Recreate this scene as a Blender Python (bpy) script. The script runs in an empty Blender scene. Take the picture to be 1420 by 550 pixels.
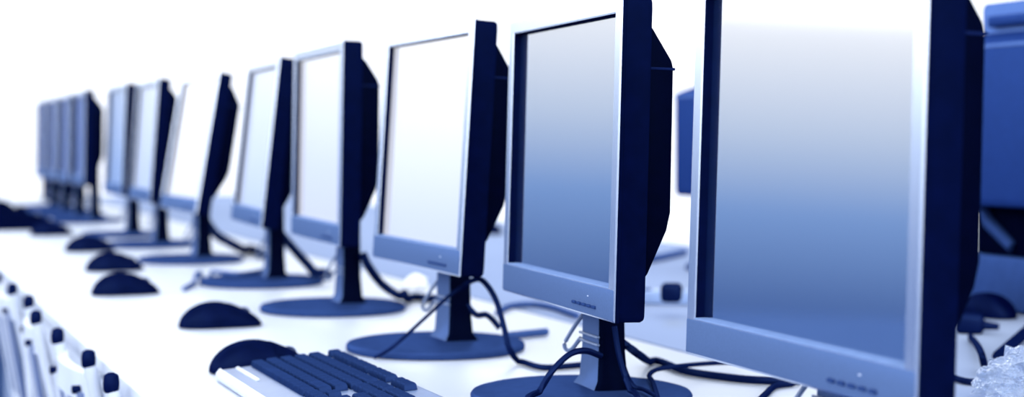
import bpy, bmesh, math, random
from mathutils import Vector, Matrix, noise
R = math.radians
random.seed(7)
col = bpy.context.scene.collection
TT = 0.75                                  # table top height
EYE = 1.06                                 # camera height
F, CX, HY, AZ = 2352.0, 710.0, 193.0, R(21.1)   # focal length in px of a 1420 frame, horizon row, camera heading

def at_depth(px, py, z):
    xc = (px - CX) * z / F
    return Vector((z*math.sin(AZ) + xc*math.cos(AZ), z*math.cos(AZ) - xc*math.sin(AZ), EYE - (py - HY)*z/F))
def on_table(px, py, h=0.0):
    return at_depth(px, py, (EYE - TT - h) * F / (py - HY))

# ------------------------------------------------------------------ materials
def new_mat(name):
    m = bpy.data.materials.new(name); m.use_nodes = True
    return m, m.node_tree, m.node_tree.nodes['Principled BSDF']
def plastic(name, rgb, rough=0.5, metal=0.0, spec=0.5, var=0.06, scale=60, bump=0.0):
    m, t, b = new_mat(name)
    n = t.nodes.new('ShaderNodeTexNoise'); n.inputs['Scale'].default_value = scale; n.inputs['Detail'].default_value = 3
    c = t.nodes.new('ShaderNodeTexCoord'); t.links.new(c.outputs['Object'], n.inputs['Vector'])
    r = t.nodes.new('ShaderNodeValToRGB')
    r.color_ramp.elements[0].position = 0.3; r.color_ramp.elements[1].position = 0.7
    r.color_ramp.elements[0].color = (*[v*(1-var) for v in rgb], 1)
    r.color_ramp.elements[1].color = (*[min(1, v*(1+var)) for v in rgb], 1)
    t.links.new(n.outputs['Fac'], r.inputs['Fac']); t.links.new(r.outputs['Color'], b.inputs['Base Color'])
    b.inputs['Roughness'].default_value = rough; b.inputs['Metallic'].default_value = metal
    b.inputs['Specular IOR Level'].default_value = spec
    if bump:
        bp = t.nodes.new('ShaderNodeBump'); bp.inputs['Strength'].default_value = bump; bp.inputs['Distance'].default_value = 0.002
        t.links.new(n.outputs['Fac'], bp.inputs['Height']); t.links.new(bp.outputs['Normal'], b.inputs['Normal'])
    if spec < 0.36 and metal == 0 and name not in ('white_laminate', 'white_wall_paint'):     # satin toned plastic: diffuse with a faint blue sheen
        d = t.nodes.new('ShaderNodeBsdfDiffuse'); g = t.nodes.new('ShaderNodeBsdfGlossy'); mx = t.nodes.new('ShaderNodeMixShader')
        t.links.new(r.outputs['Color'], d.inputs['Color']); g.inputs['Color'].default_value = (0.10, 0.22, 0.70, 1); g.inputs['Roughness'].default_value = rough*0.8
        mx.inputs[0].default_value = spec*0.3
        t.links.new(d.outputs[0], mx.inputs[1]); t.links.new(g.outputs[0], mx.inputs[2])
        t.links.new(mx.outputs[0], t.nodes['Material Output'].inputs['Surface'])
    return m
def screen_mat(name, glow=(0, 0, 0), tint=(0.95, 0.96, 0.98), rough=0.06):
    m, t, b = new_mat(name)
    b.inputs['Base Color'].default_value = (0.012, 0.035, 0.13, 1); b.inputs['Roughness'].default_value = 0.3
    b.inputs['Emission Color'].default_value = (*glow, 1); b.inputs['Emission Strength'].default_value = 1.0  # even glow added per screen to whiten it
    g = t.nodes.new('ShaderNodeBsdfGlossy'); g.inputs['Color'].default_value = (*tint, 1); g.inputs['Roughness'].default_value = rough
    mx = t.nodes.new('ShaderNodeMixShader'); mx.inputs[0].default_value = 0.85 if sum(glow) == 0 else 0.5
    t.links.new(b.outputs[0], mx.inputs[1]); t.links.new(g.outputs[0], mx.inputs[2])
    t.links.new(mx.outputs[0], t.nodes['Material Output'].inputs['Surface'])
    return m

M = {
 'silver':  plastic('silver_plastic', (0.56, 0.64, 0.80), 0.25, 1.0, var=0.012, scale=25),
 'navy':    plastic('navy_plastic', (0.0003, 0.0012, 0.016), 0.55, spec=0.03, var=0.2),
 'black':   plastic('dark_navy_plastic', (0.0001, 0.0003, 0.006), 0.6, spec=0.02, var=0.2),
 'chin':    plastic('chin_plastic', (0.062, 0.104, 0.222), 0.4, spec=0.2, var=0.05, scale=400),
 'lip':     plastic('recess_lip_lit', (0.12, 0.19, 0.37), 0.6, spec=0.05),
 'seam':    plastic('seam_plastic', (0.003, 0.007, 0.045), 0.6, spec=0.05),
 'neck':    plastic('stand_front_plastic', (0.055, 0.092, 0.205), 0.45, 0.0, spec=0.2, var=0.04),
 'base':    plastic('stand_base_plastic', (0.014, 0.032, 0.11), 0.42, spec=0.2, var=0.1),
 'mouse':   plastic('mouse_plastic', (0.0003, 0.0012, 0.018), 0.5, spec=0.06, var=0.2),
 'wheel':   plastic('wheel_rubber', (0.02, 0.04, 0.12), 0.7),
 'key':     plastic('key_plastic', (0.006, 0.0155, 0.060), 0.5, spec=0.2, var=0.25, scale=40),
 'kbcase':  plastic('keyboard_plastic', (0.10, 0.155, 0.30), 0.45, spec=0.4),
 'kbtrim':  plastic('keyboard_trim', (0.45, 0.52, 0.66), 0.35),
 'cable':   plastic('cable_rubber', (0.0008, 0.003, 0.028), 0.5, spec=0.12),
 'cable_light': plastic('cable_grey_rubber', (0.035, 0.07, 0.2), 0.5, spec=0.3),
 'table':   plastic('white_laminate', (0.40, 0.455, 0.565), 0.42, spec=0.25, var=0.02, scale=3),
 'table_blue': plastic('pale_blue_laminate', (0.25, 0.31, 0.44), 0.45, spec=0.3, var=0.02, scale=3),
 'panel':   plastic('table_panel', (0.50, 0.57, 0.70), 0.6, var=0.05, scale=5),
 'tleg':    plastic('table_leg_steel', (0.25, 0.33, 0.5), 0.4, 0.5),
 'chair':   plastic('chair_lacquer', (0.50, 0.57, 0.70), 0.45, var=0.08, scale=12),
 'chair_slat': plastic('chair_slat_lacquer', (0.09, 0.14, 0.30), 0.5, var=0.1, scale=12),
 'cap':     plastic('chair_cap_rubber', (0.001, 0.003, 0.03), 0.5, spec=0.08),
 'wall':    plastic('white_wall_paint', (0.90, 0.91, 0.93), 0.9, spec=0.1, var=0.01, scale=2),
 'floor':   plastic('pale_floor_vinyl', (0.036, 0.070, 0.175), 0.6, spec=0.1, var=0.08, scale=1.5),
 'back':    plastic('blue_monitor_shell', (0.006, 0.020, 0.105), 0.55, spec=0.3, var=0.08),
 'backlite': plastic('pale_blue_monitor_frame', (0.06, 0.11, 0.28), 0.5, spec=0.3, var=0.06),
 'case':    plastic('blue_computer_case', (0.022, 0.05, 0.165), 0.5, spec=0.15, var=0.06),
 'strip':   plastic('pale_power_strip', (0.22, 0.32, 0.55), 0.5),
 'mark':    plastic('pale_mark', (0.55, 0.65, 0.85), 0.4),
 'scr_dark': screen_mat('screen_off_gloss'),
 'scr_white': screen_mat('screen_white_glow', (1.2, 1.22, 1.28)),
 'scr_pale': screen_mat('screen_pale_glow', (0.85, 0.95, 1.15), (0.8, 0.84, 0.92)),
 'scr_mid': screen_mat('screen_pale_blue_glow', (0.30, 0.42, 0.70)),
 'scr_blue': screen_mat('screen_blue_glow', (0.01, 0.035, 0.16), (0.10, 0.17, 0.40)),
}
def wrap_mat():
    m, t, b = new_mat('clear_crumpled_film')
    b.inputs['Base Color'].default_value = (0.62, 0.74, 0.95, 1); b.inputs['Roughness'].default_value = 0.08
    b.inputs['Transmission Weight'].default_value = 0.8; b.inputs['IOR'].default_value = 1.35
    n = t.nodes.new('ShaderNodeTexVoronoi'); n.inputs['Scale'].default_value = 28
    bp = t.nodes.new('ShaderNodeBump'); bp.inputs['Strength'].default_value = 0.6; bp.inputs['Distance'].default_value = 0.004
    t.links.new(n.outputs['Distance'], bp.inputs['Height']); t.links.new(bp.outputs['Normal'], b.inputs['Normal'])
    return m
M['film'] = wrap_mat()

# ------------------------------------------------------------------ mesh helpers
def mesh_obj(name, bm, mat, parent=None, loc=(0, 0, 0), rot=(0, 0, 0), smooth=True, extra=()):
    bmesh.ops.recalc_face_normals(bm, faces=bm.faces)
    me = bpy.data.meshes.new(name)
    bm.to_mesh(me); bm.free()
    for m in (mat, *extra): me.materials.append(m)
    if smooth:
        for p in me.polygons: p.use_smooth = True
        me.set_sharp_from_angle(angle=R(38))
    o = bpy.data.objects.new(name, me); col.objects.link(o)
    o.parent = parent; o.location = loc; o.rotation_euler = rot
    return o
def add_box(bm, lo, hi, bevel=0.0, seg=2, mi=0):
    r = bmesh.ops.create_cube(bm, size=1.0)
    vs = r['verts']
    c = [(a+b)/2 for a, b in zip(lo, hi)]; s = [abs(b-a) for a, b in zip(lo, hi)]
    for v in vs: v.co = Vector((c[i] + v.co[i]*s[i] for i in range(3)))
    fs = list({f for v in vs for f in v.link_faces})
    for f in fs: f.material_index = mi
    if bevel:
        es = list({e for v in vs for e in v.link_edges})
        g = bmesh.ops.bevel(bm, geom=es, offset=bevel, segments=seg, affect='EDGES', profile=0.5)
        for f in g['faces']: f.material_index = mi
def add_prism(bm, pts, y0, y1, inset=0.0, bevel=0.0):
    """polygon in (x,z) extruded along y"""
    a = [bm.verts.new((p[0], y0, p[1])) for p in pts]
    b = [bm.verts.new((p[0], y1, p[1])) for p in pts]
    n = len(pts)
    fs = [bm.faces.new(a), bm.faces.new(b[::-1])]
    for i in range(n): fs.append(bm.faces.new((a[i], b[i], b[(i+1) % n], a[(i+1) % n])))
    bmesh.ops.recalc_face_normals(bm, faces=fs)
    if bevel:
        es = list({e for f in fs for e in f.edges})
        bmesh.ops.bevel(bm, geom=es, offset=bevel, segments=2, affect='EDGES', profile=0.5)
def add_tube(bm, pts, r, n=10, caps=True):
    rings = []
    pts = [Vector(p) for p in pts]
    for i, p in enumerate(pts):
        d = (pts[min(i+1, len(pts)-1)] - pts[max(i-1, 0)]).normalized()
        up = Vector((0, 0, 1)) if abs(d.z) < 0.9 else Vector((1, 0, 0))
        u = d.cross(up).normalized(); v = u.cross(d)
        rr = r[i] if isinstance(r, (list, tuple)) else r
        rings.append([bm.verts.new(p + u*rr*math.cos(2*math.pi*k/n) + v*rr*math.sin(2*math.pi*k/n)) for k in range(n)])
    for a, b in zip(rings, rings[1:]):
        for k in range(n): bm.faces.new((a[k], a[(k+1) % n], b[(k+1) % n], b[k]))
    if caps: bm.faces.new(rings[0][::-1]); bm.faces.new(rings[-1])
def add_lathe(bm, prof, n=64, c=(0, 0)):
    rings = [[bm.verts.new((c[0]+r*math.cos(2*math.pi*k/n), c[1]+r*math.sin(2*math.pi*k/n), z)) for k in range(n)] for r, z in prof]
    for a, b in zip(rings, rings[1:]):
        for k in range(n): bm.faces.new((a[k], a[(k+1) % n], b[(k+1) % n], b[k]))
    bm.faces.new(rings[0][::-1]); bm.faces.new(rings[-1])
def round_rect(w, h, r, n=5, cy=0, cz=0):
    pts = []
    for sx, sz, a0 in ((1, 1, 0), (-1, 1, 90), (-1, -1, 180), (1, -1, 270)):
        for k in range(n+1):
            a = R(a0 + 90*k/n)
            pts.append((cy + sx*(w/2-r) + r*math.cos(a), cz + sz*(h/2-r) + r*math.sin(a)))
    return pts
def loft(bm, sections, close=True):
    """sections: list of (x, [(y,z)...])"""
    rings = [[bm.verts.new((x, y, z)) for y, z in pts] for x, pts in sections]
    n = len(rings[0])
    for a, b in zip(rings, rings[1:]):
        for k in range(n): bm.faces.new((a[k], a[(k+1) % n], b[(k+1) % n], b[k]))
    if close: bm.faces.new(rings[0][::-1]); bm.faces.new(rings[-1])
def catmull(pts, n=10):
    P = [Vector(p) for p in pts]; P = [2*P[0]-P[1]] + P + [2*P[-1]-P[-2]]
    out = []
    for i in range(1, len(P)-2):
        for k in range(n):
            t = k/n
            a, b, c, d = P[i-1], P[i], P[i+1], P[i+2]
            out.append(0.5*((2*b) + (c-a)*t + (2*a-5*b+4*c-d)*t*t + (3*b-a-3*c+d)*t**3))
    out.append(P[-2]); return out

def tag(o, label, cat, group=None):
    o['label'] = label; o['category'] = cat
    if group: o['group'] = group
    elif 'group' in o.keys(): del o['group']
    return o
def empty(name, loc=(0, 0, 0), rz=0):
    o = bpy.data.objects.new(name, None); col.objects.link(o)
    o.empty_display_size = 0.05; o.location = loc; o.rotation_euler = (0, 0, rz)
    return o
def copy_tree(o, parent=None):
    c = o.copy(); col.objects.link(c); c.parent = parent
    for ch in list(o.children): copy_tree(ch, c)
    return c
def structure(name, bm, mat):
    o = mesh_obj(name, bm, mat, smooth=False); o['kind'] = 'structure'; return o

# ------------------------------------------------------------------ setting
bm = bmesh.new(); add_box(bm, (-7, -3, -0.06), (5.0, 13.0, 0)); structure('floor', bm, M['floor'])
bm = bmesh.new(); add_box(bm, (0.2, 11.4, 0), (4.9, 11.55, 3.4)); structure('wall_back', bm, M['wall'])
bm = bmesh.new(); add_box(bm, (4.75, -2.0, 0), (4.9, 11.4, 3.4)); structure('wall_right', bm, M['wall'])

def table(x0, x1, y0, y1, label, front):
    t = empty('computer_table', ((x0+x1)/2, (y0+y1)/2, 0))
    hx, hy = (x1-x0)/2, (y1-y0)/2
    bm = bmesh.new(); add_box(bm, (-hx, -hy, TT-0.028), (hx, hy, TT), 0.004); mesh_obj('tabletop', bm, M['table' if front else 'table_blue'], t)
    px = -hx + 0.46 if front else hx - 0.3
    bm = bmesh.new(); add_box(bm, (px, -hy+0.1, 0.10), (px+0.018, hy-0.1, TT-0.03)); mesh_obj('modesty_panel', bm, M['panel'], t)
    n = 5
    for k in range(n):
        y = (0.40, 2.275, 4.60, 6.90, 9.20)[k] - (y0+y1)/2
        for sx in (-1, 1):
            bm = bmesh.new(); x = sx*(hx-0.06)
            add_box(bm, (x-0.02, y-0.02, 0), (x+0.02, y+0.02, TT-0.03), 0.003); mesh_obj('leg', bm, M['tleg'], t)
    return tag(t, label, 'table')
table(0.32, 1.125, 0.2, 9.45, 'long white table carrying the front row of monitors, mice and keyboard', True)
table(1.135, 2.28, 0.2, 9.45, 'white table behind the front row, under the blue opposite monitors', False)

# ------------------------------------------------------------------ monitors
PW, CH, TB, SB = 0.416, 0.037, 0.018, 0.0195      # panel width, chin, top and side bezel
def bezel_bm(h):
    bm = bmesh.new()
    ow, iw = PW/2, PW/2 - SB
    z0, z1 = CH, h - TB
    def ring(x, y0, y1, za, zb): return [bm.verts.new((x, y, z)) for y, z in ((y0, za), (y1, za), (y1, zb), (y0, zb))]
    c = 0.0025
    b0 = ring(0.006, -ow, ow, 0, h)
    o0 = ring(c*0.6, -ow, ow, 0, h)
    o1 = ring(0, -ow+c, ow-c, c, h-c)
    i1 = ring(0, -iw-0.0015, iw+0.0015, z0-0.0015, z1+0.0015)
    i2 = ring(0.0012, -iw, iw, z0, z1)
    i3 = ring(0.0118, -iw+0.0005, iw-0.0005, z0+0.0005, z1-0.0005)
    seq = [b0, o0, o1, i1, i2, i3]
    for a, b in zip(seq, seq[1:]):
        for k in range(4):
            f = bm.faces.new((a[k], a[(k+1) % 4], b[(k+1) % 4], b[k]))
            if b is i3 and k in (1, 2, 3): f.material_index = 1      # shade painted into the recess: far side, top and near side dark
            if b in (i2, i3) and k == 0: f.material_index = 2  # lower lip paler than the chin, its highlight painted in
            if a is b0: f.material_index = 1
    return bm
def housing_bm(h):
    bm = bmesh.new()
    loft(bm, [(0.0128, round_rect(PW-0.02, h-0.02, 0.006, cz=h/2)), (0.0062, round_rect(PW-0.004, h-0.004, 0.006, cz=h/2)),
              (0.0062, round_rect(PW, h, 0.006, cz=h/2)), (0.032, round_rect(PW, h, 0.007, cz=h/2)),
              (0.0355, round_rect(PW-0.003, h-0.003, 0.007, cz=h/2)), (0.037, round_rect(PW-0.010, h-0.010, 0.007, cz=h/2))])
    return bm
def back_bm(h):
    bm = bmesh.new()
    add_prism(bm, [(0.0372, h-0.026), (0.048, h-0.030), (0.072, h-0.066), (0.074, h-0.074), (0.075, 0.118), (0.071, 0.098), (0.050, 0.050), (0.0372, 0.034)], -PW/2+0.030, PW/2-0.030, bevel=0.003)
    return bm
def seam_bm(h):
    bm = bmesh.new(); add_box(bm, (0.0374, -PW/2+0.0292, h-0.0765), (0.0755, PW/2-0.0292, h-0.0735), 0.0008); return bm
def vents_bm(h):
    bm = bmesh.new()
    for k in range(9):
        z = h - 0.10 - 0.011*k
        add_box(bm, (0.0748, -0.11, z), (0.0758, 0.11, z+0.005))
    return bm
def screen_bm(h):
    bm = bmesh.new(); iw = PW/2 - SB + 0.001
    add_box(bm, (0.0105, -iw, CH-0.001), (0.0125, iw, h-TB+0.001)); return bm
def neck_bm(zb):
    bm = bmesh.new()
    loft2 = []
    for z, d, w in ((0.016, 0.050, 0.082), (0.026, 0.038, 0.072), (0.06, 0.033, 0.067), (zb+0.02, 0.031, 0.065), (zb+0.10, 0.030, 0.064)):
        loft2.append((z, d, w))
    rings = []
    for z, d, w in loft2:
        cx = 0.064
        rr = [(cx-d/2, -w/2+0.004), (cx-d/2+0.004, -w/2), (cx+d/2-0.004, -w/2), (cx+d/2, -w/2+0.004),
              (cx+d/2, w/2-0.004), (cx+d/2-0.004, w/2), (cx-d/2+0.004, w/2), (cx-d/2, w/2-0.004)]
        rings.append([bm.verts.new((x, y, z)) for x, y in rr])
    for a, b in zip(rings, rings[1:]):
        for k in range(8):
            f = bm.faces.new((a[k], a[(k+1) % 8], b[(k+1) % 8], b[k]))
            if k in (7,): f.material_index = 1                        # silver front face of the neck
    bm.faces.new(rings[0][::-1]); bm.faces.new(rings[-1])
    return bm
def base_bm():
    bm = bmesh.new()
    add_lathe(bm, [(0.126, 0.0), (0.1315, 0.002), (0.132, 0.008), (0.1295, 0.0115), (0.122, 0.0135), (0.08, 0.0155), (0.02, 0.0165)], c=(0.036, 0))
    return bm
def clip_bm():
    bm = bmesh.new()
    add_tube(bm, catmull([(0.05, 0.033, 0.098), (0.044, 0.045, 0.084), (0.034, 0.056, 0.060), (0.040, 0.052, 0.053), (0.047, 0.033, 0.070)], 5), 0.0026, 6)
    add_box(bm, (0.0440, -0.033, 0.076), (0.0478, 0.033, 0.079), 0.001)
    add_box(bm, (0.0440, -0.033, 0.067), (0.0478, 0.033, 0.070), 0.001)
    return bm

def make_monitor(h, zb, tilt, scr):
    root = empty('computer_monitor')
    rot = (0, tilt, 0); lo = (0, 0, zb)
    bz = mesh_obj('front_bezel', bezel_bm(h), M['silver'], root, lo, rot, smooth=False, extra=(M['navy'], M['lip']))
    hs = mesh_obj('housing', housing_bm(h), M['navy'], root, lo, rot)
    bk = mesh_obj('back_cover', back_bm(h), M['black'], root, lo, rot)
    mesh_obj('seam', seam_bm(h), M['seam'], bk)
    mesh_obj('vent', vents_bm(h), M['navy'], bk)
    mesh_obj('screen', screen_bm(h), scr, root, lo, rot)
    bm = bmesh.new(); add_box(bm, (-0.0006, -PW/2+0.0022, 0.0018), (0.003, PW/2-0.0022, CH-0.0022), 0.0008)
    cn = mesh_obj('chin', bm, M['chin'], bz)
    for k in range(5):
        bm = bmesh.new(); add_box(bm, (-0.0034, -0.0050, -0.0016), (0.002, 0.0050, 0.0016), 0.0007)
        mesh_obj('button', bm, M['base'], bz, (0, -0.148 + 0.0165*k, 0.0115), smooth=True)
    bm = bmesh.new(); add_prism(bm, [(-0.0012, 0.0), (-0.0012, 0.001), (0.002, 0.001), (0.002, 0.0)], -0.0015, 0.0015)
    bmesh.ops.translate(bm, verts=bm.verts, vec=(0, 0, 0))
    mesh_obj('indicator_mark', bm, M['mark'], bz, (0, -0.126, 0.0215))
    mesh_obj('stand_neck', neck_bm(zb), M['black'], root, extra=(M['neck'],))
    mesh_obj('stand_base', base_bm(), M['base'], root)
    mesh_obj('cable_clip', clip_bm(), M['kbcase'], root)
    return root

# near end of the panel front (x, y), yaw deg, tilt deg, panel bottom above table, screen, label
rows = [
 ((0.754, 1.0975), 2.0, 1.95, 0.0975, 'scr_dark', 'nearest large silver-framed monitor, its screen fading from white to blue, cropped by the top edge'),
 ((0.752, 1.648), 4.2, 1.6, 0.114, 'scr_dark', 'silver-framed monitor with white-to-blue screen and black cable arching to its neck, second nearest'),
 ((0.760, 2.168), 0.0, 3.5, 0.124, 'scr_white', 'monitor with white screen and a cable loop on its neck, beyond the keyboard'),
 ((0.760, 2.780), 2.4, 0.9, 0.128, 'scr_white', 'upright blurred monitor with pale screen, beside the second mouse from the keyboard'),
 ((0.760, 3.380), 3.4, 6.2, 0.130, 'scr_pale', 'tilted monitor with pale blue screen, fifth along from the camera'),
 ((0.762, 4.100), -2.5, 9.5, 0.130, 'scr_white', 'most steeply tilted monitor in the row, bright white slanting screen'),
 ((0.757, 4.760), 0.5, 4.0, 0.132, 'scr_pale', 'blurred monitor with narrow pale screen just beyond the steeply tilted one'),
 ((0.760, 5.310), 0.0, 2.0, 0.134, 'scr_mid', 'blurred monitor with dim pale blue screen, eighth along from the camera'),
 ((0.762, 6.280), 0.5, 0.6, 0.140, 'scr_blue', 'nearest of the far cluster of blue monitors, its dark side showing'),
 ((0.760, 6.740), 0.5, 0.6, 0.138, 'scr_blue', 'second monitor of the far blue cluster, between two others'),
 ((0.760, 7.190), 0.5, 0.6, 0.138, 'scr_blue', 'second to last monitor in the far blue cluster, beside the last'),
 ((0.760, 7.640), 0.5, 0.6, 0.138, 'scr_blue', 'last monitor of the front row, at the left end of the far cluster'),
]
GM = 'monitors in the front row'
bases = []
proto = None
for i, ((nx, ny), yaw, tilt, zb, scr, label) in enumerate(rows):
    yw = R(yaw); c = (nx + PW/2*math.sin(yw), ny + PW/2*math.cos(yw), TT)
    if i == 0:
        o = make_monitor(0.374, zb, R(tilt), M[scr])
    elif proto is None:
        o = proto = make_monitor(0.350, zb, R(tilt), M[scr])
    else:
        o = copy_tree(proto)
        for ch in o.children:
            base = ch.name.split('.')[0]
            if base in ('front_bezel', 'housing', 'back_cover', 'screen'):
                ch.location = (0, 0, zb); ch.rotation_euler = (0, R(tilt), 0)
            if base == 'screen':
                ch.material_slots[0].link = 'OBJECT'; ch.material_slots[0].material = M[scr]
    o.location = c; o.rotation_euler = (0, 0, -yw)
    tag(o, label, 'monitor', GM); bases.append((c[0] + 0.036*math.cos(yw), c[1] - 0.036*math.sin(yw)))

# opposite row: same build seen from behind, facing away
def make_opposite(z_bottom, h):
    root = empty('opposite_monitor')
    bm = bmesh.new(); loft(bm, [(0, round_rect(PW, h, 0.006, cz=h/2)), (0.034, round_rect(PW, h, 0.010, cz=h/2)), (0.037, round_rect(PW-0.006, h-0.006, 0.010, cz=h/2))])
    mesh_obj('housing', bm, M['backlite'], root, (0, 0, z_bottom))
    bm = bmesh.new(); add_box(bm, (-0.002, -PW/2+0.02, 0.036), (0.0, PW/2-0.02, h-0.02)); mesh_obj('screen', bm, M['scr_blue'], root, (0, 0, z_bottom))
    bm = bmesh.new(); add_prism(bm, [(0.037, h-0.055), (0.10, h-0.075), (0.105, h-0.082), (0.105, 0.018), (0.10, 0.006), (0.037, 0.004)], -PW/2+0.010, PW/2-0.010, bevel=0.005)
    b = mesh_obj('back_cover', bm, M['back'], root, (0, 0, z_bottom))
    bm = bmesh.new(); add_box(bm, (0.040, -PW/2+0.008, h-0.088), (0.1062, PW/2-0.008, h-0.081), 0.001); mesh_obj('seam', bm, M['backlite'], b)  # pale strip: edge highlight of the cover painted on
    bm = bmesh.new(); add_box(bm, (0.037, -PW/2+0.03, h-0.045), (0.048, PW/2-0.03, h-0.025), 0.003); mesh_obj('vent', bm, M['back'], b)
    return root
om = make_opposite(0.185, 0.375)
for s in (-1, 1):      # splayed pair of struts down to the computer case
    bm = bmesh.new(); add_tube(bm, [(0.06, s*0.19, 0.20), (0.055, s*0.165, 0.16), (0.05, s*0.10, 0.117)], [0.012, 0.013, 0.012], 10); mesh_obj('strut', bm, M['base'], om)
bm = bmesh.new()
loft(bm, [(0.025, [(-0.205, 0.1015), (0.205, 0.1015), (0.205, 0.20), (-0.205, 0.20)]), (0.05, [(-0.205, 0.1015), (0.205, 0.1015), (0.205, 0.20), (-0.205, 0.20)])])
mesh_obj('stand_neck', bm, M['black'], om)
om.location = (1.98, 2.41, TT); om.rotation_euler = (0, 0, math.pi)
tag(om, 'dark blue back of the opposite monitor at the right edge of the photo', 'monitor', 'opposite monitors')
om2 = make_opposite(0.165, 0.335)
bm = bmesh.new(); add_box(bm, (0.02, -0.03, 0.014), (0.05, 0.03, 0.20), 0.004); mesh_obj('stand_neck', bm, M['base'], om2)
bm = bmesh.new(); add_lathe(bm, [(0.126, 0), (0.131, 0.004), (0.128, 0.012), (0.02, 0.016)], c=(0.03, 0)); mesh_obj('stand_base', bm, M['base'], om2)
om2.location = (1.99, 3.57, TT); om2.rotation_euler = (0, 0, math.pi)
tag(om2, 'blurred opposite monitor mostly hidden behind the nearest monitor, its rounded edge peeking out', 'monitor', 'opposite monitors')

# flat computer case under the right-hand opposite monitor
cc = empty('computer_case', (2.08, 2.42, TT))
bm = bmesh.new(); add_box(bm, (-0.17, -0.235, 0.004), (0.17, 0.235, 0.10), 0.006); mesh_obj('shell', bm, M['case'], cc)
bm = bmesh.new(); add_box(bm, (0.168, -0.15, 0.03), (0.1715, 0.15, 0.075)); mesh_obj('front_panel', bm, M['navy'], cc)
for sx in (-1, 1):
    for sy in (-1, 1):
        bm = bmesh.new(); add_lathe(bm, [(0.014, 0), (0.014, 0.005)], 14, (sx*0.14, sy*0.17)); mesh_obj('foot', bm, M['black'], cc)
tag(cc, 'low blue computer case lying flat beneath the opposite monitor at the right', 'computer')

fc = copy_tree(cc); fc.location = (0.965, 8.75, TT); fc.scale = (0.5, 0.9, 1.25)
tag(fc, 'blurred dark computer case at the far end, below the far blue monitors', 'computer')
for c_ in fc.children:
    if c_.name.startswith('shell'): c_.material_slots[0].link = 'OBJECT'; c_.material_slots[0].material = M['navy']
# ------------------------------------------------------------------ mice
def mouse_pt(u, v, off=0.0):
    """u 0 tail .. 1 nose, v -1 .. 1 across (angle), local x forward"""
    L, W, H = 0.126, 0.066, 0.041
    x = -L/2 + L*u
    wu = (1 - abs(2*u-1)**2.6)**0.42 if 0 < u < 1 else 0
    hw = W/2*wu*(1 - 0.10*math.exp(-((u-0.6)/0.18)**2)) + off
    hh = H*((math.sin(math.pi*min(1, u**0.80*1.0)))**0.62 if 0 < u < 1 else 0)*(0.98 if u < 0.5 else 0.98 - 0.22*(u-0.5)) + off
    a = v*math.pi/2
    y = hw*math.copysign(abs(math.sin(a))**0.75, a); z = hh*max(0.0, math.cos(a))**0.8
    return Vector((x, y, z + 0.002))
def make_mouse():
    root = empty('computer_mouse')
    NU, NV = 28, 20
    bm = bmesh.new(); rings = []
    for i in range(1, NU):
        u = 0.5 - 0.5*math.cos(math.pi*i/NU)
        ring = [bm.verts.new(mouse_pt(u, -1 + 2*j/NV)) for j in range(NV+1)]
        rings.append(ring)
    for a, b in zip(rings, rings[1:]):
        for j in range(NV): bm.faces.new((a[j], a[j+1], b[j+1], b[j]))
        bm.faces.new((a[0], b[0], b[-1], a[-1]))
    bm.faces.new(rings[0]); bm.faces.new(rings[-1][::-1])
    bmesh.ops.remove_doubles(bm, verts=bm.verts, dist=1e-5)
    mesh_obj('body', bm, M['mouse'], root)
    for s in (-1, 1):
        bm = bmesh.new(); g = []
        for i in range(9):
            u = 0.60 + 0.36*i/8
            g.append([bm.verts.new(mouse_pt(u, s*(0.08 + 0.55*j/6), 0.0009)) for j in range(7)])
        for a, b in zip(g, g[1:]):
            for j in range(6): bm.faces.new((a[j], a[j+1], b[j+1], b[j]))
        mesh_obj('button', bm, M['mouse'], root)
    bm = bmesh.new(); p = mouse_pt(0.78, 0)
    add_tube(bm, [(p.x, -0.0032, p.z-0.006), (p.x, 0.0032, p.z-0.006)], 0.0095, 18); mesh_obj('scroll_wheel', bm, M['wheel'], root)
    return root
mp = make_mouse()
GMm = 'mice on the front table'
mice = [
 (0.503, 2.238, 3, 'dark mouse touching the far end of the keyboard'),
 (0.560, 2.790, 0, 'dark mouse alone on the white table between two monitor bases, second nearest'),
 (0.500, 3.440, 3, 'blurred dark mouse, lowest of the three that overlap in a row'),
 (0.566, 4.070, -3, 'blurred dark mouse, middle of the three that overlap in a row'),
 (0.600, 4.800, 0, 'blurred dark mouse, topmost of the three that overlap in a row'),
 (0.585, 5.640, 0, 'small blurred dark mouse before the far blue monitors'),
]
for i, (x, y, rz, label) in enumerate(mice):
    o = mp if i == 0 else copy_tree(mp)
    o.location = (x, y, TT); o.rotation_euler = (0, 0, R(rz)); tag(o, label, 'mouse', GMm)
    o.scale = (1.10, 1.05, 1.02) if i < 2 else (1.08, 1.05, 1.08)
for x, y, rz, label in [(1.838, 2.475, 100, 'dark mouse at the right, in front of the blue computer case'),
                        (1.90, 5.20, 160, 'blurred dark mouse on the back table, seen between two monitors')]:
    o = copy_tree(mp); o.location = (x, y, TT); o.rotation_euler = (0, 0, R(rz)); tag(o, label, 'mouse', 'mice on the back table')

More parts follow.
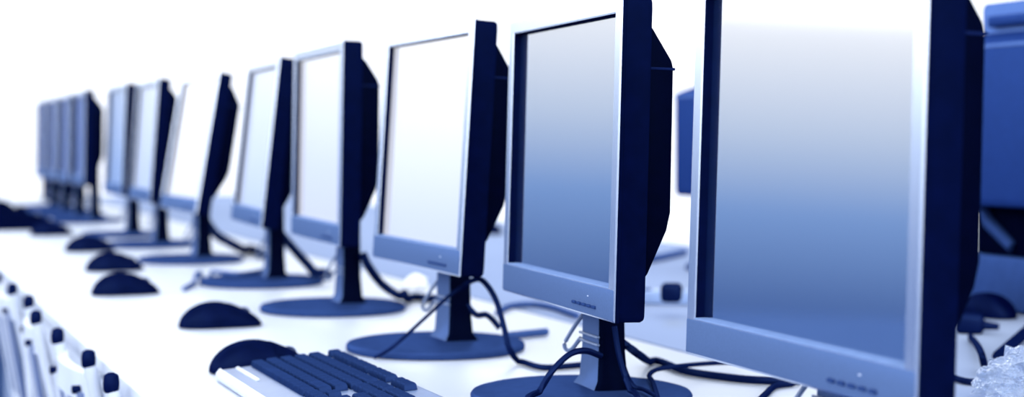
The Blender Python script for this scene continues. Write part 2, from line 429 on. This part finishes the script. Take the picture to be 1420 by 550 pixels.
# ------------------------------------------------------------------ keyboards (user sits at -x, so +y is the left end)
def zt(x): return 0.014 + (x + 0.085)/0.17*0.015          # sloped top of the case
def case_bm():
    bm = bmesh.new()
    add_prism(bm, [(-0.085, 0.001), (0.085, 0.001), (0.085, 0.028), (0.080, zt(0.080)), (-0.080, zt(-0.080)), (-0.085, 0.009)], -0.22, 0.22, bevel=0.0015)
    return bm
kb = empty('computer_keyboard')
mesh_obj('case', case_bm(), M['kbcase'], kb)
bm = bmesh.new(); add_prism(bm, [(-0.0865, 0.003), (-0.0845, 0.003), (-0.0795, 0.0158), (-0.0815, 0.0163), (-0.0865, 0.0105)], -0.2205, 0.2205, bevel=0.0005)
mesh_obj('front_trim', bm, M['kbtrim'], kb)
bm = bmesh.new(); add_prism(bm, [(-0.0625, zt(-0.0625)-0.002), (-0.0585, zt(-0.0585)-0.002), (-0.0585, zt(-0.0585)+0.0025), (-0.0625, zt(-0.0625)+0.0015)], 0.09, 0.214, bevel=0.0004)
mesh_obj('wrist_ridge', bm, M['kbtrim'], kb)
key_meshes = {}
def key(x, y, w):
    k = round(w, 4)
    if k not in key_meshes:
        bm = bmesh.new(); vs = []
        for z, dx, dy in ((0, 0.0078, w/2-0.0008), (0.006, 0.0070, w/2-0.0018), (0.0078, 0.0058, w/2-0.003)):
            vs.append([bm.verts.new((sx*dx, sy*dy, z)) for sx, sy in ((-1, -1), (1, -1), (1, 1), (-1, 1))])
        for a, b in zip(vs, vs[1:]):
            for j in range(4): bm.faces.new((a[j], a[(j+1) % 4], b[(j+1) % 4], b[j]))
        bm.faces.new(vs[0][::-1]); bm.faces.new(vs[-1])
        o = mesh_obj('key', bm, M['key'], kb); key_meshes[k] = o.data
    else:
        o = bpy.data.objects.new('key', key_meshes[k]); col.objects.link(o); o.parent = kb
    o.location = (x, y, zt(x) + 0.0005); o.rotation_euler = (0, -math.atan(0.015/0.17), 0)
U = 0.0183
L0 = 0.211
layout = {
  0.066: [1]+[-0.6]+[1]*4+[-.4]+[1]*4+[-.4]+[1]*4,
  0.040: [1]*13+[2],
  0.0212: [1.5]+[1]*12+[1.5],
  0.0024: [1.75]+[1]*11+[2.25],
  -0.0164: [2.25]+[1]*10+[2.75],
  -0.0352: [1.25]*3+[6.25]+[1.25]*4}
for x, ws in layout.items():
    y = L0
    for w in ws:
        if w < 0: y += w*U; continue
        key(x, y - w*U/2, w*U); y -= w*U
ny = L0 - 15.35*U
for x, n in ((0.066, 3), (0.040, 3), (0.0212, 3), (-0.0352, 3)):
    for k in range(n): key(x, ny - (k+0.5)*U, U)
key(-0.0164, ny - 1.5*U, U)
py = L0 - 18.7*U
for x, n in ((0.040, 4), (0.0212, 3), (0.0024, 3), (-0.0164, 3)):
    for k in range(n): key(x, py - (k+0.5)*U, U)
kb.location = (0.515, 1.945, TT); kb.rotation_euler = (0, 0, 0)
tag(kb, 'silver keyboard with dark navy keys at the bottom of the photo', 'keyboard')

def far_kb():
    bm = case_bm()
    for x in (0.066, 0.040, 0.0212, 0.0024, -0.0164, -0.0352):
        for k in range(21): add_box(bm, (x-0.008, 0.195-0.0185*k-0.0082, zt(x)-0.001), (x+0.008, 0.195-0.0185*k+0.0082, zt(x)+0.008))
    return bm
fk = mesh_obj('computer_keyboard', far_kb(), M['navy'], None, smooth=False)
for i, (x, y, rz, label) in enumerate([
    (0.50, 6.20, 4, 'blurred dark keyboard before the far blue monitors, nearest of three'),
    (0.52, 6.95, -3, 'blurred dark keyboard before the far blue monitors, middle of three'),
    (0.50, 7.65, 3, 'blurred dark keyboard at the far end of the table, by the left edge')]):
    o = fk if i == 0 else fk.copy()
    if i: col.objects.link(o)
    o.location = (x, y, TT); o.rotation_euler = (0, 0, R(rz)); o.scale = (1.2, 1, 1.3)
    tag(o, label, 'keyboard', 'keyboards at the far end of the table')

# ------------------------------------------------------------------ chairs tucked against the table edge
def make_chair():
    root = empty('slatted_chair')                              # origin at floor under the back, facing +x
    hw = 0.148
    for s in (-1, 1):
        bm = bmesh.new(); add_tube(bm, [(0.045, s*hw, 0), (0.05, s*hw, 0.43), (0.03, s*hw, 0.62), (0.0, s*hw, 0.745)], [0.011, 0.012, 0.011, 0.009], 12)
        p = mesh_obj('back_post', bm, M['chair'], root)
        bm = bmesh.new(); add_lathe(bm, [(0.0080, 0.743), (0.0098, 0.746), (0.0104, 0.756), (0.0090, 0.765), (0.004, 0.768)], 16, (-0.001, s*hw)); mesh_obj('cap', bm, M['cap'], p)
        bm = bmesh.new(); add_tube(bm, [(0.41, s*(hw+0.015), 0), (0.40, s*(hw+0.01), 0.43)], [0.012, 0.014], 12); mesh_obj('leg', bm, M['chair'], root)
    def rail(z, x, r, n=9): return catmull([(x, -hw, z), (x-0.012, -hw*0.5, z), (x-0.016, 0, z), (x-0.012, hw*0.5, z), (x, hw, z)], 5)
    for z, x in ((0.712, 0.008), (0.50, 0.042)):
        bm = bmesh.new(); pts = rail(z, x, 0)
        vs = []
        for p in pts: vs.append([bm.verts.new((p.x+dx, p.y, p.z+dz)) for dx, dz in ((-0.008, -0.02), (0.008, -0.02), (0.008, 0.02), (-0.008, 0.02))])
        for a, b in zip(vs, vs[1:]):
            for j in range(4): bm.faces.new((a[j], a[(j+1) % 4], b[(j+1) % 4], b[j]))
        bm.faces.new(vs[0][::-1]); bm.faces.new(vs[-1])
        r = mesh_obj('back_rail', bm, M['chair'], root)
        if z > 0.6:
            for s in (-1, 1):
                bm = bmesh.new(); add_tube(bm, [(x-0.026, s*0.11, z-0.004), (x-0.008, s*0.11, z-0.004)], 0.006, 12); mesh_obj('bolt', bm, M['cap'], r)
    for k in range(6):
        y = -0.115 + 0.046*k
        bm = bmesh.new(); add_prism(bm, [(-0.012, 0.705), (-0.002, 0.705), (0.034, 0.505), (0.024, 0.505)], y-0.012, y+0.012, bevel=0.002)
        mesh_obj('slat', bm, M['chair'] if k % 2 else M['chair_slat'], root)
    bm = bmesh.new(); add_box(bm, (0.05, -0.20, 0.425), (0.43, 0.20, 0.455), 0.012, 3); mesh_obj('seat', bm, M['chair'], root)
    return root
ch = make_chair()
for i, (y, rz, label) in enumerate([
    (2.015, 0, 'pale slatted chair at the table edge nearest the keyboard, mostly cropped'),
    (2.560, 2, 'pale slatted chair with dark caps, second from the keyboard along the table edge'),
    (3.150, -3, 'pale slatted chair with dark caps, third from the keyboard along the table edge'),
    (3.735, 1.5, 'blurred pale slatted chair at the left edge of the photo')]):
    o = ch if i == 0 else copy_tree(ch)
    o.location = (0.2975 - 0.002*i, y, 0); o.rotation_euler = (0, 0, R(rz)); tag(o, label, 'chair', 'chairs along the table edge')

# ------------------------------------------------------------------ cables
def cable(pts, r, label, mat='cable', group='loose cables among the monitors'):
    bm = bmesh.new(); out = []
    for p in catmull(pts, 8):
        lift = 0.0008
        for bx, by in bases:
            if math.hypot(p.x-bx, p.y-by) < 0.136 + r: lift = 0.0172
        p.z = max(p.z, TT + r + lift); out.append(p)
    add_tube(bm, out, r, 8)
    return tag(mesh_obj('cable', bm, M[mat]), label, 'cable', group)
D = at_depth
T = lambda x, y, h=0.003: on_table(x, y, h)
# around the third monitor
cable([T(520, 496), D(548, 478, 2.36), D(590, 440, 2.40), D(625, 408, 2.44), D(645, 394, 2.47)], 0.0026, 'thin cable slanting up from the table to the neck of the third monitor')
cable([D(640, 400, 2.47), D(652, 390, 2.44), D(668, 388, 2.40), D(686, 412, 2.36), D(698, 450, 2.33), D(706, 482, 2.31), T(722, 503), T(752, 511), T(790, 509), T(830, 505)], 0.0042, 'cable looping from the third monitor neck over its base to the second neck')
cable([D(643, 402, 2.49), D(647, 420, 2.49), D(660, 436, 2.49), D(674, 436, 2.49), D(684, 444, 2.5), D(693, 455, 2.5)], 0.0045, 'short dark cable hanging in a curl behind the third monitor neck')
cable([T(690, 436), T(706, 427), T(735, 424), T(765, 428), T(800, 440)], 0.0055, 'pale cable curving on the table behind the second monitor', 'cable_light')
cable([T(700, 469), T(730, 466), T(758, 463)], 0.006, 'short straight pale cable end lying by the third monitor base', 'cable_light')
# around the second monitor
cable([T(715, 585), D(742, 552, 1.93), D(765, 515, 1.94), D(790, 491, 1.95), D(812, 486, 1.965), D(833, 493, 1.985)], 0.0038, 'black cable arching from the table to the second monitor neck')
cable([D(850, 466, 2.105), D(872, 481, 2.105), D(887, 492, 2.095), T(905, 503), T(950, 517), T(1000, 525), T(1050, 530), T(1110, 531)], 0.0052, 'thick black cable running on the table from second to nearest monitor')
cable([T(912, 572), D(905, 545, 2.03), D(900, 524, 2.08), D(908, 513, 2.12), T(935, 508, 0.022), T(975, 504, 0.018), T(1020, 502, 0.012)], 0.0030, 'thin cable bent over the second monitor base toward the nearest monitor')
cable([D(852, 452, 1.97), D(858, 490, 1.965), D(868, 525, 1.96), D(880, 556, 1.94), T(888, 580)], 0.0034, 'dark cable running straight down the side of the second monitor neck')
cable([D(863, 500, 2.02), D(874, 528, 1.99), D(892, 548, 1.97), T(915, 572)], 0.0026, 'thin cable drooping right from the second monitor neck')
cable([T(1050, 560), T(1062, 548), T(1075, 537), T(1100, 533)], 0.004, 'short cable end under the nearest monitor')
# far ones
cable([D(503, 352, 3.04), D(511, 369, 3.05), D(528, 392, 3.08), D(550, 408, 3.05), T(572, 416), T(600, 418), T(640, 415)], 0.008, 'thick cable sloping down right from the fourth monitor neck', 'cable')
cable([D(388, 322, 3.72), D(408, 346, 3.7), D(428, 368, 3.66), D(441, 384, 3.6), T(455, 393)], 0.010, 'blurred thick cable sloping down from the fifth monitor neck')
cable([D(282, 300, 4.4), D(300, 325, 4.38), D(322, 338, 4.3), T(345, 350), T(370, 358)], 0.012, 'blurred cable sloping down from the most tilted monitor')
cable([T(255, 402), T(285, 388), T(330, 392), T(370, 386)], 0.005, 'blurred cable curving on the table before the fifth monitor base', 'cable_light')
# right side, behind the nearest monitor
cable([T(1346, 468, 0.004), D(1352, 474, 2.45), D(1361, 490, 2.2), T(1366, 512)], 0.0050, 'dark cable curving down behind the nearest monitor to the plastic wrap')
cable([T(1290, 518), T(1320, 525), T(1345, 531), T(1372, 529)], 0.0042, 'cable lying on the table just left of the plastic wrap')
cable([T(1384, 494, 0.01), T(1400, 480, 0.012), T(1428, 455, 0.014)], 0.0085, 'thick black cable end rising right, above the plastic wrap')
cable([T(880, 365), T(910, 361), T(950, 352)], 0.009, 'blurred cable on the back table between the two nearest monitors', 'cable_light')

# power strip and plugs on the back table
ps = empty('power_strip', on_table(935, 421), R(-28))
bm = bmesh.new(); add_box(bm, (-0.10, -0.027, 0.001), (0.10, 0.027, 0.026), 0.004); mesh_obj('body', bm, M['strip'], ps)
for k in range(3):
    bm = bmesh.new(); add_lathe(bm, [(0.018, 0.024), (0.018, 0.0275)], 20, (-0.06+0.06*k, 0)); mesh_obj('socket', bm, M['base'], ps)
tag(ps, 'pale power strip on the back table between the two nearest monitors', 'power strip')
def plug(loc, rz, label):
    p = empty('power_plug', loc, rz)
    bm = bmesh.new(); add_box(bm, (-0.022, -0.018, 0.0), (0.022, 0.018, 0.032), 0.008, 3); mesh_obj('body', bm, M['cable'], p)
    bm = bmesh.new(); add_tube(bm, [(0.020, 0, 0.014), (0.045, 0, 0.012)], [0.008, 0.005], 10); mesh_obj('strain_relief', bm, M['cable'], p)
    return tag(p, label, 'plug', 'plugs on the back table')
pl = on_table(931, 418, 0.028); plug(pl, R(60), 'dark plug on the pale power strip between the two nearest monitors')
plug(on_table(1345, 462), R(-40), 'dark plug at the right, just behind the nearest monitor')

# crumpled clear plastic wrap
bm = bmesh.new(); bmesh.ops.create_icosphere(bm, subdivisions=4, radius=1.0)
for v in bm.verts:
    d = v.co.normalized()
    n = abs(noise.noise(d*1.7 + Vector((3, 1, 2)))) * 0.6 + abs(noise.noise(d*3.6)) * 0.42 + abs(noise.noise(d*7)) * 0.10
    q = d*(0.72 + n)
    v.co = Vector((q.x*0.048, q.y*0.056, max(-0.024, q.z*0.038)))
zl = min(v.co.z for v in bm.verts)
pw = on_table(1418, 560)
tag(mesh_obj('plastic_wrap', bm, M['film'], None, (pw.x, pw.y, TT - zl + 0.0005), smooth=False), 'crumpled clear plastic wrap in the bottom right corner', 'plastic wrap')
bm = bmesh.new(); bmesh.ops.create_icosphere(bm, subdivisions=4, radius=1.0)
for v in bm.verts:
    d = v.co.normalized(); n = abs(noise.noise(d*2.6 + Vector((9, 4, 1))))*0.6 + abs(noise.noise(d*6))*0.3
    q = d*(0.72+n); v.co = Vector((q.x*0.022, q.y*0.022, max(-0.012, q.z*0.018)))
zl = min(v.co.z for v in bm.verts); pw = on_table(577, 400)
tag(mesh_obj('paper_ball', bm, M['wall'], None, (pw.x, pw.y, TT - zl + 0.0005), smooth=False), 'small crumpled white paper ball behind the third monitor base', 'paper')

# ------------------------------------------------------------------ light: room sky, dim blue low band, bright band added to whiten bezels
w = bpy.data.worlds.new('World'); bpy.context.scene.world = w; w.use_nodes = True
t = w.node_tree; bg = t.nodes['Background']
tc = t.nodes.new('ShaderNodeTexCoord'); sp = t.nodes.new('ShaderNodeSeparateXYZ'); rp = t.nodes.new('ShaderNodeValToRGB')
mr = t.nodes.new('ShaderNodeMapRange'); mr.inputs['From Min'].default_value = -0.25; mr.inputs['From Max'].default_value = 0.75
t.links.new(tc.outputs['Generated'], sp.inputs[0]); t.links.new(sp.outputs['Z'], mr.inputs['Value']); t.links.new(mr.outputs['Result'], rp.inputs['Fac'])
def pos(s): return s + 0.25
stops = [(-0.25, (0.05, 0.11, 0.34)), (-0.065, (0.078, 0.152, 0.39)), (-0.01, (0.21, 0.36, 0.70)), (0.035, (0.56, 0.67, 0.86)), (0.10, (1.0, 1.03, 1.08)), (0.135, (5.2, 5.3, 5.45)), (0.29, (5.2, 5.3, 5.45)), (0.6, (1.5, 1.56, 1.66))]
e = rp.color_ramp.elements
while len(e) < len(stops): e.new(0.5)
for el, (s, c) in zip(e, stops): el.position = pos(s); el.color = (*c, 1)
t.links.new(rp.outputs['Color'], bg.inputs['Color']); bg.inputs['Strength'].default_value = 1.0
s = bpy.data.lights.new('key_sun', 'SUN'); s.energy = 1.3; s.angle = R(50); s.color = (1.0, 0.97, 0.92)  # added soft sun whitening walls and table; no window behind it
so = bpy.data.objects.new('key_sun', s); col.objects.link(so); so.rotation_euler = (R(48), 0, R(-35))

sc = bpy.context.scene
sc.view_settings.view_transform = 'Standard'; sc.view_settings.look = 'None'
cd = bpy.data.cameras.new('camera'); co = bpy.data.objects.new('camera', cd); col.objects.link(co); sc.camera = co
cd.sensor_width = 36; cd.lens = F/1420*36; cd.shift_y = -(275-HY)/1420
co.location = (0, 0, EYE); co.rotation_euler = (R(90), 0, -AZ)
cd.dof.use_dof = True; cd.dof.focus_distance = 1.80; cd.dof.aperture_fstop = 3.7
cd.clip_start = 0.02
